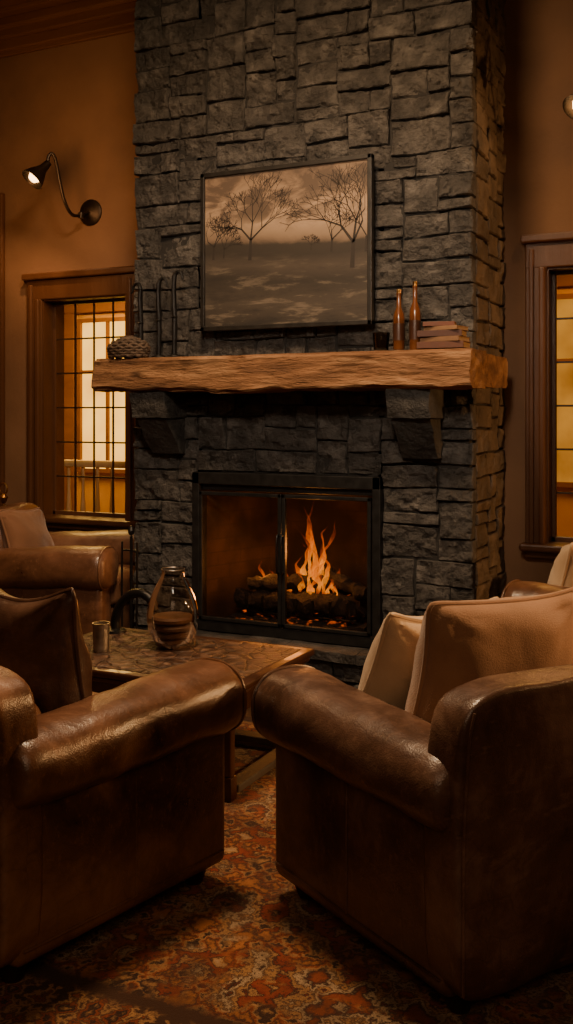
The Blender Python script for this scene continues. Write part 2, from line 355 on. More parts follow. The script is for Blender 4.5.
def gridbox(bm, lo, hi, step, fn):
    n = [max(1, round((hi[i] - lo[i]) / step)) for i in range(3)]; vs = {}
    def V(i, j, k):
        if (i, j, k) not in vs:
            p = Vector([lo[a] + (hi[a] - lo[a]) * q / n[a] for a, q in enumerate((i, j, k))])
            vs[(i, j, k)] = bm.verts.new(fn(p))
        return vs[(i, j, k)]
    for i in range(n[0]):
        for j in range(n[1]):
            for k in (0, n[2]): bm.faces.new((V(i, j, k), V(i + 1, j, k), V(i + 1, j + 1, k), V(i, j + 1, k)))
    for i in range(n[0]):
        for k in range(n[2]):
            for j in (0, n[1]): bm.faces.new((V(i, j, k), V(i + 1, j, k), V(i + 1, j, k + 1), V(i, j, k + 1)))
    for j in range(n[1]):
        for k in range(n[2]):
            for i in (0, n[0]): bm.faces.new((V(i, j, k), V(i, j + 1, k), V(i, j + 1, k + 1), V(i, j, k + 1)))
    return bm
def pillow(name, w, h, th, mat, label, loc, rot, seed, group=None, cr=.02, sag=0):
    bm = nb(); n = 32; g = {}
    def P(i, j, s):
        u = -1 + 2 * i / n; v = -1 + 2 * j / n
        m_ = max(abs(u), abs(v)); k_ = m_ / ((abs(u) ** 12 + abs(v) ** 12) ** (1 / 12)) if m_ > 0 else 1
        x = u * k_ * w / 2 * (1 - .085 * (1 - v * v) * abs(u)); z = v * k_ * h / 2 * (1 - .085 * (1 - u * u) * abs(v))
        z += .014 * math.sin(u * 2.3 + seed) * (v > 0) * v
        z -= sag * (1 - u * u) * max(0, v) ** 2
        x *= 1 + sag * .9 * (1 - v) / 2
        ed = max(0, (1 - u ** 2) * (1 - v ** 2))
        t = th / 2 * ed ** .38 * (1 - .18 * v)
        q1 = noise.noise(Vector((x * 5 + seed, z * 5, s * 2 + seed))); rd = 1 - abs(q1) * 2.4
        cu, cv_ = (1 - abs(u)), (1 - abs(v)); corner = max(0, .75 - math.hypot(cu, cv_))
        a = math.atan2(cv_, cu + 1e-6)
        wv = cr * (.9 * noise.fractal(Vector((x * 4 + seed, z * 4, s)), 1, 2, 2) - .35 * max(0, rd - .45)) * min(1, ed * 6)
        wv += corner * .014 * math.sin(a * 9 + seed) * min(1, ed * 8)
        return Vector((x, s * (t + wv), z))
    for s in (1, -1):
        for i in range(n + 1):
            for j in range(n + 1):
                e = i in (0, n) or j in (0, n)
                key = (i, j, 0 if e else s)
                if key not in g: g[key] = bm.verts.new(P(i, j, s))
        for i in range(n):
            for j in range(n):
                bm.faces.new([g[(a, b, 0 if (a in (0, n) or b in (0, n)) else s)] for a, b in ((i, j), (i + 1, j), (i + 1, j + 1), (i, j + 1))])
    root = thing(name, label, 'pillow', loc, 0, group); root.rotation_euler = rot
    cv = obj('cover', bm, mat, root, smooth=60)
    ed = [P(i, 0, 1) for i in range(n)] + [P(n, j, 1) for j in range(n)] + [P(i, n, 1) for i in range(n, 0, -1)] + [P(0, j, 1) for j in range(n, 0, -1)]
    b2 = nb(); loop_tube(b2, ed, .007, 6)
    obj('piping', b2, mat, root, smooth=60)
    return root

# ------------------------------------------------------------------ constants
WY = 5.43; CY = 4.80; CX0, CX1 = -3.313, -1.3206; H = 4.4
FX0, FX1, FZ0, FZ1 = -2.90, -1.79, .285, 1.135

# ------------------------------------------------------------------ setting
def struct(name, bm, m, label, cat, smooth=0):
    o = obj(name, bm, m, smooth=smooth); return tag(o, label, cat, kind='structure')
XL, XR, YB = -5.4, 2.8, -1.4
struct('floor', box(nb(), (XL - .2, YB - .2, -.1), (XR + .2, WY + .2, 0)), M['floor'], 'dark wooden floor under and around the patterned rug', 'floor')
struct('ceiling', box(nb(), (XL - .2, YB - .2, H), (XR + .2, WY + .2, H + .1)), M['ceil'], 'dark wood boarded ceiling above the stone chimney', 'ceiling')
WINS = [(-4.495, -3.80), (-1.095, -.43)]; WZ0, WZ1 = .76, 2.24
bm = nb()
xs = [XL] + [x for w in WINS for x in w] + [XR]
for i in range(0, len(xs), 2): box(bm, (xs[i], WY, 0), (xs[i + 1], WY + .2, H))
for a, b in WINS: box(bm, (a, WY, 0), (b, WY + .2, WZ0)); box(bm, (a, WY, WZ1), (b, WY + .2, H))
struct('wall_back', bm, M['plaster'], 'warm brown plaster wall behind the stone chimney', 'wall')
struct('wall_left', box(nb(), (XL - .2, YB, 0), (XL, WY, H)), M['plaster'], 'brown plaster side wall at the left', 'wall')
struct('wall_right', box(nb(), (XR, YB, 0), (XR + .2, WY, H)), M['plaster'], 'brown plaster side wall at the right', 'wall')
struct('wall_front', box(nb(), (XL, YB - .2, 0), (XR, YB, H)), M['plaster'], 'brown plaster wall behind the viewer', 'wall')
def crown(name, x0, x1, label):
    bm = nb()
    box(bm, (x0, WY - .03, 3.95), (x1, WY, 4.0), .008); box(bm, (x0, WY - .05, 3.98), (x1, WY, 4.08), .012); box(bm, (x0, WY - .085, 4.05), (x1, WY, 4.12), .014); box(bm, (x0, WY - .12, 4.105), (x1, WY, 4.19), .02)
    box(bm, (x0, WY - .20, 4.175), (x1, WY, 4.25), .02); box(bm, (x0, WY - .38, 4.20), (x1, WY - .15, H), .015)
    struct(name, bm, M['crown'], label, 'crown moulding')
crown('trim_1', XL, CX0, 'stepped wooden crown moulding and beam left of the chimney')
crown('trim_2', CX1, XR, 'stepped wooden crown moulding and beam right of the chimney')
bm = nb(); box(bm, (-5.02, WY - .04, 0), (-4.835, WY, 3.0), .008); box(bm, (-5.0, WY - .055, 0), (-4.86, WY - .03, 2.95), .006)
struct('trim_3', bm, M['trim'], 'tall dark wooden casing at the far left of the wall', 'trim')
for nm, a, b, l in (('baseboard_left', -4.83, CX0, 'dark wooden baseboard left of the chimney'), ('baseboard_right', CX1, XR, 'dark wooden baseboard right of the chimney')):
    bm = nb(); box(bm, (a, WY - .025, 0), (b, WY, .16), .006); box(bm, (a, WY - .035, 0), (b, WY, .05), .006)
    struct(nm, bm, M['trim'], l, 'baseboard')
def window(name, x0, x1, label, cw):
    root = thing(name, label, 'window', ((x0 + x1) / 2, WY, WZ0), kind='structure')
    ox, oz = (x0 + x1) / 2, WZ0
    def L(lo, hi): return ((lo[0] - ox, lo[1] - WY, lo[2] - oz), (hi[0] - ox, hi[1] - WY, hi[2] - oz))
    bm = nb()
    for a, b in ((x0 - cw, x0 + .005), (x1 - .005, x1 + cw)):
        box(bm, *L((a, WY - .035, WZ0), (b, WY, WZ1 + .16)), .008)
        box(bm, *L((a + cw * .2, WY - .052, WZ0), (a + cw * .45, WY - .02, WZ1 + .1)), .008)
        box(bm, *L((b - cw * .35, WY - .06, WZ0), (b - cw * .05, WY - .02, WZ1)), .01)
    box(bm, *L((x0 - cw, WY - .037, WZ1 - .005), (x1 + cw, WY, WZ1 + .16)), .008)
    box(bm, *L((x0 - cw - .02, WY - .07, WZ1 + .13), (x1 + cw + .02, WY, WZ1 + .175)), .01)
    for a, b in ((x0 - .002, x0 + .012), (x1 - .012, x1 + .002)): box(bm, *L((a, WY - .02, WZ0), (b, WY + .2, WZ1)))
    box(bm, *L((x0, WY - .02, WZ1 - .014), (x1, WY + .2, WZ1 + .002)))
    obj('casing', bm, M['trim'], root, smooth=0)
    bm = nb(); box(bm, *L((x0 - cw - .02, WY - .1, WZ0 - .035), (x1 + cw + .02, WY + .12, WZ0 + .005)), .012)
    box(bm, *L((x0 - cw, WY - .05, WZ0 - .075), (x1 + cw, WY, WZ0 - .03)), .008)
    obj('sill', bm, M['trim'], root, smooth=0)
    bm = nb(); y0, y1 = WY + .08, WY + .11; s = .032
    box(bm, *L((x0, y0, WZ0), (x0 + s, y1, WZ1)), .005); box(bm, *L((x1 - s, y0, WZ0), (x1, y1, WZ1)), .005)
    box(bm, *L((x0, y0, WZ0), (x1, y1, WZ0 + s)), .005); box(bm, *L((x0, y0, WZ1 - s), (x1, y1, WZ1)), .005)
    sash = obj('sash', bm, M['trim'], root, smooth=0)
    bm = nb()
    for k in range(1, 4):
        x = x0 + s + (x1 - x0 - 2 * s) * k / 4; box(bm, *L((x - .006, y0 + .012, WZ0 + s), (x + .006, y0 + .020, WZ1 - s)))
    for k in range(1, 6):
        z = WZ0 + s + (WZ1 - WZ0 - 2 * s) * k / 6; box(bm, *L((x0 + s, y0 + .012, z - .0055), (x1 - s, y0 + .020, z + .0055)))
    obj('muntins', bm, M['muntin'], sash, smooth=0)
    bm = nb(); a, b = L((x0 + s, y0 + .016, WZ0 + s), (x1 - s, y0 + .016, WZ1 - s))
    bm.faces.new([bm.verts.new(p) for p in ((a[0], a[1], a[2]), (b[0], a[1], a[2]), (b[0], a[1], b[2]), (a[0], a[1], b[2]))])
    obj('glass', bm, M['glass'], sash, smooth=0)
window('window_1', *WINS[0], 'wood cased grid window glowing amber left of the chimney', .125)
window('window_2', *WINS[1], 'wood cased window at the right edge beside the chimney', .11)
# lit room beyond the windows
PY = 8.4
struct('floor_sunroom', box(nb(), (-9.5, WY + .2, -.1), (2.5, PY + .2, 0)), M['porchwood'], 'lit wooden floor of the room beyond the windows', 'floor')
struct('ceiling_sunroom', box(nb(), (-9.5, WY + .2, 3.0), (2.5, PY + .2, 3.1)), M['porchwood'], 'wooden ceiling of the room beyond the windows', 'ceiling')
struct('wall_sunroom', box(nb(), (-9.5, PY, 0), (2.5, PY + .2, 3.0)), M['porch'], 'amber lit wall of the room beyond the windows', 'wall')
bm = nb()
for k in range(14): box(bm, (-9.2 + k * .85, WY + .25, 2.84), (-9.1 + k * .85, PY, 3.0), .01)
for x in (-7.62, -6.68, -5.55, -1.95, -.75): box(bm, (x, PY - .05, 0), (x + .16, PY, 3.0), .01)
box(bm, (-9.5, PY - .06, 2.5), (2.5, PY, 2.68), .01)
struct('trim_4', bm, M['porchwood'], 'dark timber posts and rafters of the room beyond the windows', 'beam')
for i, (wx, lab, gm) in enumerate(((-7.05, 'bright tall window beyond the left window, leftmost', 'porchglow'), (-6.1, 'bright tall window beyond the left window, next to the pier', 'porchglow'), (-1.3, 'amber tall window seen through the right window', 'porchdim'))):
    root = thing('window_%d' % (i + 3), lab, 'window', (wx, PY, .9), kind='structure')
    bm = nb(); box(bm, (-.34, -.03, 0), (.34, -.01, 1.5)); obj('pane', bm, M[gm], root, smooth=0)
    bm = nb()
    for x in (-.37, .33): box(bm, (x, -.07, -.04), (x + .04, 0, 1.54))
    box(bm, (-.015, -.06, 0), (.015, 0, 1.5)); box(bm, (-.34, -.06, .98), (.34, 0, 1.01))
    for z in (-.04, 1.5): box(bm, (-.37, -.065, z), (.37, 0, z + .04))
    obj('frame', bm, M['porchwood'], root, smooth=0)
rl = thing('railing', 'white balustrade seen through the lower left window', 'railing', (-5.6, 7.0, 0))
bm = nb(); box(bm, (-1.4, -.035, 1.0), (1.4, .035, 1.06), .01); obj('handrail', bm, M['white'], rl)
bm = nb(); box(bm, (-1.4, -.025, .10), (1.4, .025, .15), .01); obj('bottom_rail', bm, M['white'], rl)
for k in range(18):
    bm = nb(); lathe(bm, [(.014, .0), (.022, .12), (.014, .34), (.024, .5), (.014, .66), (.016, .87)], 10, TRS((-1.3 + k * .153, 0, .14)))
    obj('baluster', bm, M['white'], rl)
for x in (-1.43, -.25, 1.43):
    bm = nb(); box(bm, (x - .045, -.045, 0), (x + .045, .045, 2.85 if x == -.25 else 1.12), .01); obj('post', bm, M['white'], rl)

# ------------------------------------------------------------------ fireplace
def stones(bm, u0, u1, v0, v1, place, holes=(), cell=.060, seed=1, prot=.022, wr=(3, 6), hs=(1, 2, 2, 2, 2, 3, 3), amp=.72):
    rg = random.Random(seed)
    nu = round((u1 - u0) / cell); nv = round((v1 - v0) / cell)
    cu = (u1 - u0) / nu; cv = (v1 - v0) / nv
    occ = [[False] * nv for _ in range(nu)]
    for (a, b, c, d) in holes:
        for i in range(nu):
            for j in range(nv):
                if a < u0 + (i + .5) * cu < b and c < v0 + (j + .5) * cv < d: occ[i][j] = True
    rects = []
    for j in range(nv):
        for i in range(nu):
            if occ[i][j]: continue
            w = rg.randint(*wr); h = rg.choice(hs)
            if h == 1: w = min(max(w, 3), 4)
            if h >= 3: w = max(3, w - 1)
            ww = 0
            while ww < w and i + ww < nu and not occ[i + ww][j]: ww += 1
            rem = 0
            k = i + ww
            while k < nu and not occ[k][j] and rem < 3: rem += 1; k += 1
            if 0 < rem < 2: ww += rem
            if ww <= 2: h = min(h, 2)
            hh = 0
            while hh < h and j + hh < nv and all(not occ[q][j + hh] for q in range(i, i + ww)): hh += 1
            if nv - (j + hh) == 1 and all(not occ[q][j + hh] for q in range(i, i + ww)): hh += 1
            for a in range(i, i + ww):
                for b in range(j, j + hh): occ[a][b] = True
            rects.append((u0 + i * cu, u0 + (i + ww) * cu, v0 + j * cv, v0 + (j + hh) * cv))
    def warp(u, v):
        if u0 + .01 < u < u1 - .01: u += .016 * noise.noise(Vector((u * 6, v * 6, seed)))
        inh = any(a - .03 < u < b + .03 and c - .03 < v < d + .03 for a, b, c, d in holes)
        if not inh: v += .011 * noise.noise(Vector((u * 3.4 + 9, v * 5, seed + 3)))
        return u, v
    for (a, b, c, d) in rects:
        g = rg.uniform(.001, .0025); base = rg.uniform(0, 1) * prot
        tu, tv = rg.uniform(-.018, .018), rg.uniform(-.04, .04)
        J = lambda: rg.choice((0, 0, .001, .003, .007))
        cor = [(a + g + J(), c + g + J()), (b - g - J(), c + g + J()), (b - g - J(), d - g - J()), (a + g + J(), d - g - J())]
        w_, h_ = b - a, d - c
        n1 = max(3, round(w_ / .015)); n2 = max(3, round(h_ / .015))
        S = [0, .005 / w_] + [.005 / w_ + (1 - .010 / w_) * k / n1 for k in range(1, n1)] + [1 - .005 / w_, 1]
        T = [0, .005 / h_] + [.005 / h_ + (1 - .010 / h_) * k / n2 for k in range(1, n2)] + [1 - .005 / h_, 1]
        n1, n2 = len(S) - 1, len(T) - 1
        sd = rg.uniform(0, 50); G = []
        def UV(s, t):
            return ((cor[0][0] * (1 - s) + cor[1][0] * s) * (1 - t) + (cor[3][0] * (1 - s) + cor[2][0] * s) * t,
                    (cor[0][1] * (1 - t) + cor[3][1] * t) * (1 - s) + (cor[1][1] * (1 - t) + cor[2][1] * t) * s)
        for i in range(n1 + 1):
            row = []
            for j in range(n2 + 1):
                s, t = S[i], T[j]
                u, v = UV(s, t); uu, vv = warp(u, v)
                e = min(min(i, n1 - i), min(j, n2 - j))
                p = Vector((u * 9 + sd, v * 11, sd))
                dd = tu * (s - .5) * 1.5 + tv * (t - .5) * .6
                ds, ps = noise.voronoi(p)
                rv = noise.noise_vector(ps[0] * 13.7)
                dd += .028 * (p - ps[0]).dot(rv) + .010 * noise.noise(ps[0] * 7.3)
                dd += .017 * noise.fractal(p * 2.2, .85, 2.1, 4)
                dd = base + dd * amp
                if e == 0: dd -= .007 + .005 * abs(noise.noise(p * 3)); uu += .003 * noise.noise(p * 4); vv += .003 * noise.noise(p * 4 + Vector((7, 0, 0)))
                row.append(bm.verts.new(place(uu, vv, dd)))
            G.append(row)
        for i in range(n1):
            for j in range(n2): bm.faces.new((G[i][j], G[i + 1][j], G[i + 1][j + 1], G[i][j + 1]))
        ring = [(i, 0) for i in range(n1)] + [(n1, j) for j in range(n2)] + [(i, n2) for i in range(n1, 0, -1)] + [(0, j) for j in range(n2, 0, -1)]
        back = [bm.verts.new(place(*warp(*UV(S[i], T[j])), -.05)) for (i, j) in ring]
        for k in range(len(ring)):
            k2 = (k + 1) % len(ring)
            bm.faces.new((G[ring[k][0]][ring[k][1]], G[ring[k2][0]][ring[k2][1]], back[k2], back[k]))
fp = thing('fireplace', 'dark rough stone fireplace and chimney with glass doors, rising to the ceiling', 'fireplace', (-2.317, CY, 0))
def rel(o):
    o.parent = fp; o.matrix_parent_inverse = Matrix.Translation(-Vector(fp.location)); return o
bm = nb()
stones(bm, CX0, CX1, 0, 4.38, lambda u, v, d: Vector((u, CY - d, v)), holes=[(FX0 - .0, FX1, FZ0 - .02, FZ1)], seed=33)
stones(bm, CY + .055, WY, 0, 4.38, lambda u, v, d: Vector((CX0 - d + .01, u, v)), seed=9, prot=.012, wr=(3, 5), amp=.5)
rel(obj('stone_facing', bm, M['stone'], smooth=20))
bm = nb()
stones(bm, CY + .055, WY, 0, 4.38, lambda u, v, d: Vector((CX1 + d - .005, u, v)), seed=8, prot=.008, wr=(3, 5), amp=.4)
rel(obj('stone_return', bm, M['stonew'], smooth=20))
bm = nb()
for lo, hi in (((CX0 + .025, CY + .008, 0), (FX0 + .03, WY, H)), ((FX1 - .03, CY + .008, 0), (CX1 - .025, WY, H)), ((FX0, CY + .008, FZ1 - .03), (FX1, WY, H)), ((FX0, CY + .008, 0), (FX1, WY, FZ0 - .01)), ((FX0, 5.32, .2), (FX1, WY, 1.3))):
    box(bm, lo, hi)
rel(obj('mortar_core', bm, M['mortar'], smooth=0))
bm = nb(); y0, y1 = CY + .03, 5.31
a = [Vector(p) for p in ((FX0 + .04, y0, FZ0), (FX1 - .04, y0, FZ0), (FX1 - .2, y1, FZ0), (FX0 + .2, y1, FZ0))]
b = [p + Vector((0, 0, FZ1 - FZ0 - .03)) for p in a]
va = [bm.verts.new(p) for p in a]; vb = [bm.verts.new(p) for p in b]
bm.faces.new(va); bm.faces.new(vb)
for i, j in ((1, 2), (2, 3), (3, 0)): bm.faces.new((va[i], va[j], vb[j], vb[i]))
rel(obj('firebox_lining', bm, M['firebrick'], smooth=0))
# hearth
bm = nb()
HX0, HX1, HY0 = -3.10, -1.46, 4.63
stones(bm, HX0, HX1, 0, .215, lambda u, v, d: Vector((u, HY0 + .025 - d, v)), seed=21, prot=.03, hs=(2, 3))
stones(bm, HY0 + .05, CY, 0, .215, lambda u, v, d: Vector((HX1 - .03 + d, u, v)), seed=22, prot=.02, hs=(2, 3))
box(bm, (HX0 + .03, HY0 + .05, 0), (HX1 - .04, CY - .03, .215))
rel(obj('hearth_base', bm, M['stone'], smooth=22))
bm = nb()
for k in range(4):
    x0 = HX0 - .02 + (HX1 - HX0 + .04) * k / 4; x1 = HX0 - .02 + (HX1 - HX0 + .04) * (k + 1) / 4
    gridbox(bm, (x0 + .002, HY0 - .03, .215), (x1 - .002, CY - .012, .262), .02, lambda p: p + Vector((noise.noise(p * 12), noise.noise(p * 14 + Vector((5, 0, 0))) * 1.8, noise.noise(p * 9 + Vector((0, 5, 0))))) * .008)
rel(obj('hearth_slab', bm, M['stone'], smooth=30))
# corbels
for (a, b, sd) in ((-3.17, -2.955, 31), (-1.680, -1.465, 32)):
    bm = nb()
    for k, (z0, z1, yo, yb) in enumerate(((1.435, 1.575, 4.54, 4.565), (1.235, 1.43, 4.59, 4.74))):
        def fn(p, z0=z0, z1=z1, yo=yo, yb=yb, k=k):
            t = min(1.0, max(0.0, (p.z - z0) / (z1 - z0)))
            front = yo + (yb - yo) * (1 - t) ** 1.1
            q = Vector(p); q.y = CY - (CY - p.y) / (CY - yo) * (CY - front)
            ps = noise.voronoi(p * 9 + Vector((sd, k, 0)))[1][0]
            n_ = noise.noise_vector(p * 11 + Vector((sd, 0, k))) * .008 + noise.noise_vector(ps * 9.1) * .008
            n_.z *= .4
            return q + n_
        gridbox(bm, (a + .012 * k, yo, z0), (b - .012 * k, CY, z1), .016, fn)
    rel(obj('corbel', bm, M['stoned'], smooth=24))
# doors
bm = nb(); t = .045; dy = CY - .05
for lo, hi in (((FX0, dy, FZ0 - .02), (FX0 + t, CY + .04, FZ1)), ((FX1 - t, dy, FZ0 - .02), (FX1, CY + .04, FZ1)), ((FX0, dy, FZ1 - .065), (FX1, CY + .04, FZ1)), ((FX0, dy, FZ0 - .02), (FX1, CY + .04, FZ0 + .035))):
    box(bm, lo, hi, .004)
for lo, hi in (((FX0 + t, CY - .02, FZ1 - .10), (FX1 - t, CY - .005, FZ1 - .062)),): box(bm, lo, hi, .004)
rel(obj('door_surround', bm, M['door'], smooth=0))
mx = (FX0 + FX1) / 2
for a, b, hs in ((FX0 + t + .004, mx - .002, 1), (mx + .002, FX1 - t - .004, -1)):
    bm = nb(); z0, z1 = FZ0 + .04, FZ1 - .105; f = .02
    for lo, hi in (((a, dy - .008, z0), (a + f, dy + .02, z1)), ((b - f, dy - .008, z0), (b, dy + .02, z1)), ((a, dy - .008, z0), (b, dy + .02, z0 + f)), ((a, dy - .008, z1 - f), (b, dy + .02, z1))): box(bm, lo, hi, .003)
    d = rel(obj('fire_door', bm, M['door'], smooth=0))
    bm = nb(); bm.faces.new([bm.verts.new(p) for p in ((a + f, dy + .006, z0 + f), (b - f, dy + .006, z0 + f), (b - f, dy + .006, z1 - f), (a + f, dy + .006, z1 - f))])
    g = obj('glass', bm, M['fireglass'], d, smooth=0)
    hx = b - .011 if hs == 1 else a + .011
    bm = nb(); tube(bm, smoothpath([(hx, dy - .008, .62), (hx, dy - .035, .63), (hx, dy - .035, .80), (hx, dy - .008, .81)], 4), .005, 8)
    obj('handle', bm, M['iron'], d)
# mantel
bm = nb()
def mfn(p):
    n1 = noise.fractal(Vector((p.x * 2.2, p.y * 5, p.z * 5)), .9, 2, 4); n2 = noise.noise(Vector((p.x * 6 + 3, p.y * 9, p.z * 22)))
    q = Vector(p)
    ce = Vector((p.x, 4.66, 1.667))
    dy_ = (p.y - ce.y) / .15; dz_ = (p.z - ce.z) / .0925
    if abs(dy_) > .90 and abs(dz_) > .86:
        c_ = .010 + .026 * max(0, noise.noise(Vector((p.x * 5, 2, dz_ * 3)))) ; q.y -= c_ * dy_; q.z -= c_ * .9 * dz_
    q.y += .026 * n1 + .012 * n2 if p.y < 4.6 else 0
    q.z += .024 * noise.fractal(Vector((p.x * 2.6, 7, 1)), 1, 2, 3) * (1 if p.z < 1.64 else .12) + .008 * n1 * (1 if p.z < 1.7 else .25)
    if p.x > -1.27 or p.x < -3.38: q.x += .012 * noise.fractal(Vector((1, p.y * 7, p.z * 9)), 1, 2, 3)
    return q
gridbox(bm, (-3.392, 4.5, 1.575), (-1.257, 4.775, 1.76), .018, mfn)
gridbox(bm, (-1.312, 4.775, 1.577), (-1.257, 5.22, 1.757), .03, mfn)
gridbox(bm, (-3.392, 4.775, 1.577), (-3.325, 5.22, 1.757), .03, mfn)
tag(obj('mantel_shelf', bm, M['beam'], smooth=26), 'thick rough hewn timber mantel beam across the stone chimney', 'mantel')

# fire
gr = thing('fire_grate', 'black iron grate under the burning logs', 'grate', (-2.33, 5.04, FZ0))
for k in range(7):
    x = -.3 + k * .1
    bm = nb(); tube(bm, smoothpath([(x, -.15, .17), (x, -.14, .09), (x, .0, .075), (x, .13, .09), (x, .15, .14)], 4), .009, 8); obj('bar', bm, M['iron'], gr)
for y in (-.09, .09):
    bm = nb(); tube(bm, [(-.33, y, .065), (.33, y, .065)], .009, 8); obj('cross_bar', bm, M['iron'], gr)
for x in (-.28, .28):
    for y in (-.09, .09):
        bm = nb(); tube(bm, [(x, y, 0), (x, y, .07)], .009, 8); obj('leg', bm, M['iron'], gr)
def log(p0, p1, r, sd, label):
    p0, p1 = Vector(p0), Vector(p1); c = (p0 + p1) / 2
    bm = nb(); n = 26
    t = nb(); tube(t, [(p0 - c).lerp(p1 - c, k / n) for k in range(n + 1)], [r * (1 + .3 * noise.noise(Vector((k * .4, sd, 0)))) for k in range(n + 1)], 16)
    for v in t.verts: v.co += Vector((noise.noise(v.co * 16 + Vector((sd, 0, 0))), noise.noise(v.co * 16 + Vector((0, sd, 0))), noise.noise(v.co * 22 + Vector((0, 0, sd))))) * r * .62
    merge(bm, t)
    tag(obj('firewood_log', bm, M['log'], loc=c, smooth=30), label, 'log', 'logs burning in the grate')
log((-2.72, 4.94, .42), (-2.03, 4.96, .425), .048, 1, 'long charred log along the front of the grate')
log((-2.66, 5.08, .425), (-1.99, 5.05, .42), .052, 2, 'long charred log along the middle of the grate')
log((-2.60, 5.17, .435), (-2.08, 5.19, .43), .05, 3, 'charred log at the back of the grate')
log((-2.63, 4.93, .51), (-2.16, 5.13, .53), .040, 4, 'charred log lying slantwise on top of the fire')
log((-2.28, 5.14, .57), (-1.95, 4.97, .49), .036, 5, 'short charred log at the right of the fire')
bm = nb()
gridbox(bm, (-2.75, 4.88, FZ0 + .001), (-1.93, 5.22, FZ0 + .04), .03, lambda p: p + Vector((0, 0, (.03 * noise.noise(p * 14) if p.z > FZ0 + .02 else 0))))
tag(obj('embers', bm, M['ember'], smooth=40), 'bed of ash and glowing embers under the logs', 'embers', kind='stuff')
fi = thing('fire', 'bright orange flames rising from the logs behind the right glass door', 'fire', (-2.30, 5.06, .47))
fi.scale = (.88, .88, 1.1)
FL = [(-.01, 0, .02, .48, .044, .02, .3), (.035, .02, .02, .36, .038, .07, 1.7), (-.05, .01, .02, .33, .038, -.03, 2.6), (.01, -.05, .02, .26, .046, -.02, 4), (.075, -.02, .02, .27, .033, .03, 5.1), (.05, -.04, .02, .19, .038, .01, .9),
      (-.09, .03, .02, .18, .034, -.02, .8), (.12, .03, .01, .15, .030, .02, 2), (.11, -.03, .01, .11, .028, .03, 3.0), (-.07, -.05, .02, .13, .034, .0, 5.4), (-.20, -.02, .01, .12, .030, -.01, 3.3), (-.25, .02, .0, .15, .027, .01, 1.3), (-.31, .01, -.01, .13, .032, .02, 4.4), (-.37, .04, -.03, .19, .027, -.01, 5.6),
      (.24, .0, -.03, .07, .02, .01, 1.2), (-.03, .06, .04, .42, .030, -.06, 3.9), (.02, -.07, -.01, .15, .042, .02, 2.2), (.0, .03, .06, .31, .03, .10, 4.6), (-.14, -.05, .01, .10, .028, 0, 2.9), (.17, -.04, 0, .09, .02, .01, .4)]
for q_, (x, y, z, h, w, lean, ph) in enumerate(FL):
    bm = nb(); n = 24; pts = []; rr = []
    for k in range(n + 1):
        t = k / n
        sw = w * 1.2 * math.sin((2.0 + .3 * (q_ % 3)) * math.pi * t + ph) * t
        pts.append((x + lean * t + sw, y + .4 * sw, z - .02 + h * t)); rr.append(max(.001, 1.5 * w * (t + .06) ** .5 * (1 - t) ** 1.15 * (1 + .34 * math.sin(13 * t + ph * 2))))
    tube(bm, pts, rr, 12, flat=.6)
    for v in bm.verts:
        a_ = v.co + Vector((q_ * 3.1, 0, 0)); v.co += Vector((noise.noise(a_ * 24), noise.noise(a_ * 24 + Vector((0, 9, 0))), noise.noise(a_ * 15 + Vector((0, 0, 9))))) * w * .45
    obj('flame', bm, M['flame'], fi, smooth=180)

# ------------------------------------------------------------------ picture
pc = thing('picture', 'framed dusky landscape painting with bare trees above the mantel', 'picture', (-2.317, CY - .08, 2.336))
pw, ph_ = .998, .86; f = .024
bm = nb()
for lo, hi in (((-pw / 2, -.02, -ph_ / 2), (-pw / 2 + f, .025, ph_ / 2)), ((pw / 2 - f, -.02, -ph_ / 2), (pw / 2, .025, ph_ / 2)), ((-pw / 2, -.02, -ph_ / 2), (pw / 2, .025, -ph_ / 2 + f)), ((-pw / 2, -.02, ph_ / 2 - f), (pw / 2, .025, ph_ / 2))): box(bm, lo, hi, .003)
obj('frame', bm, M['canvas_frame'], pc, smooth=0)
bm = nb(); box(bm, (-pw / 2 + f, -.006, -ph_ / 2 + f), (pw / 2 - f, .02, ph_ / 2 - f)); cvs = obj('canvas', bm, M['paint'], pc, smooth=0)
def branch(bm, rg, x, z, a, l, w, d, mxd):
    if d == 0 or l < .007: return
    x1, z1 = x + l * math.sin(a), z + l * math.cos(a)
    if abs(x1) > pw / 2 - f or z1 > ph_ / 2 - f: return
    w = max(w, .0012); w1 = max(w * (.72 if d == mxd else .8), .001)
    nx, nz = math.cos(a), -math.sin(a)
    bm.faces.new([bm.verts.new((px, -.0075, pz)) for px, pz in ((x - nx * w, z - nz * w), (x + nx * w, z + nz * w), (x1 + nx * w1, z1 + nz * w1), (x1 - nx * w1, z1 - nz * w1))])
    first = d == mxd
    if first: kids = [-.8, .1, .6] if rg.random() < .5 else [-.5, .05, .85]
    elif d >= mxd - 2: kids = [-.5, .1, .45] if rg.random() < .6 else [-.3, .5]
    else: kids = [-.42, .36] if rg.random() > .3 else [rg.choice((-.55, .55)), .0]
    for k in kids:
        aa = a * .86 + k + rg.uniform(-.28, .28)
        branch(bm, rg, x1, z1, aa, l * rg.uniform(.62, .98), w1 * rg.uniform(.5, .8), d - 1, mxd)
for (u, v, h, sd, dp) in ((.30, .43, .108, 3, 7), (.14, .455, .05, 5, 6), (.075, .45, .07, 41, 6), (.89, .34, .13, 14, 7), (.775, .445, .062, 17, 6), (.965, .43, .08, 29, 6), (.66, .465, .026, 37, 5)):
    bm = nb(); branch(bm, random.Random(sd), (u - .5) * pw, (v - .5) * ph_, .05, h, h * .10, dp, dp)
    if len(bm.faces): obj('painted_tree', bm, M['treepaint'], cvs, smooth=0, recalc=False)
    else: bm.free()

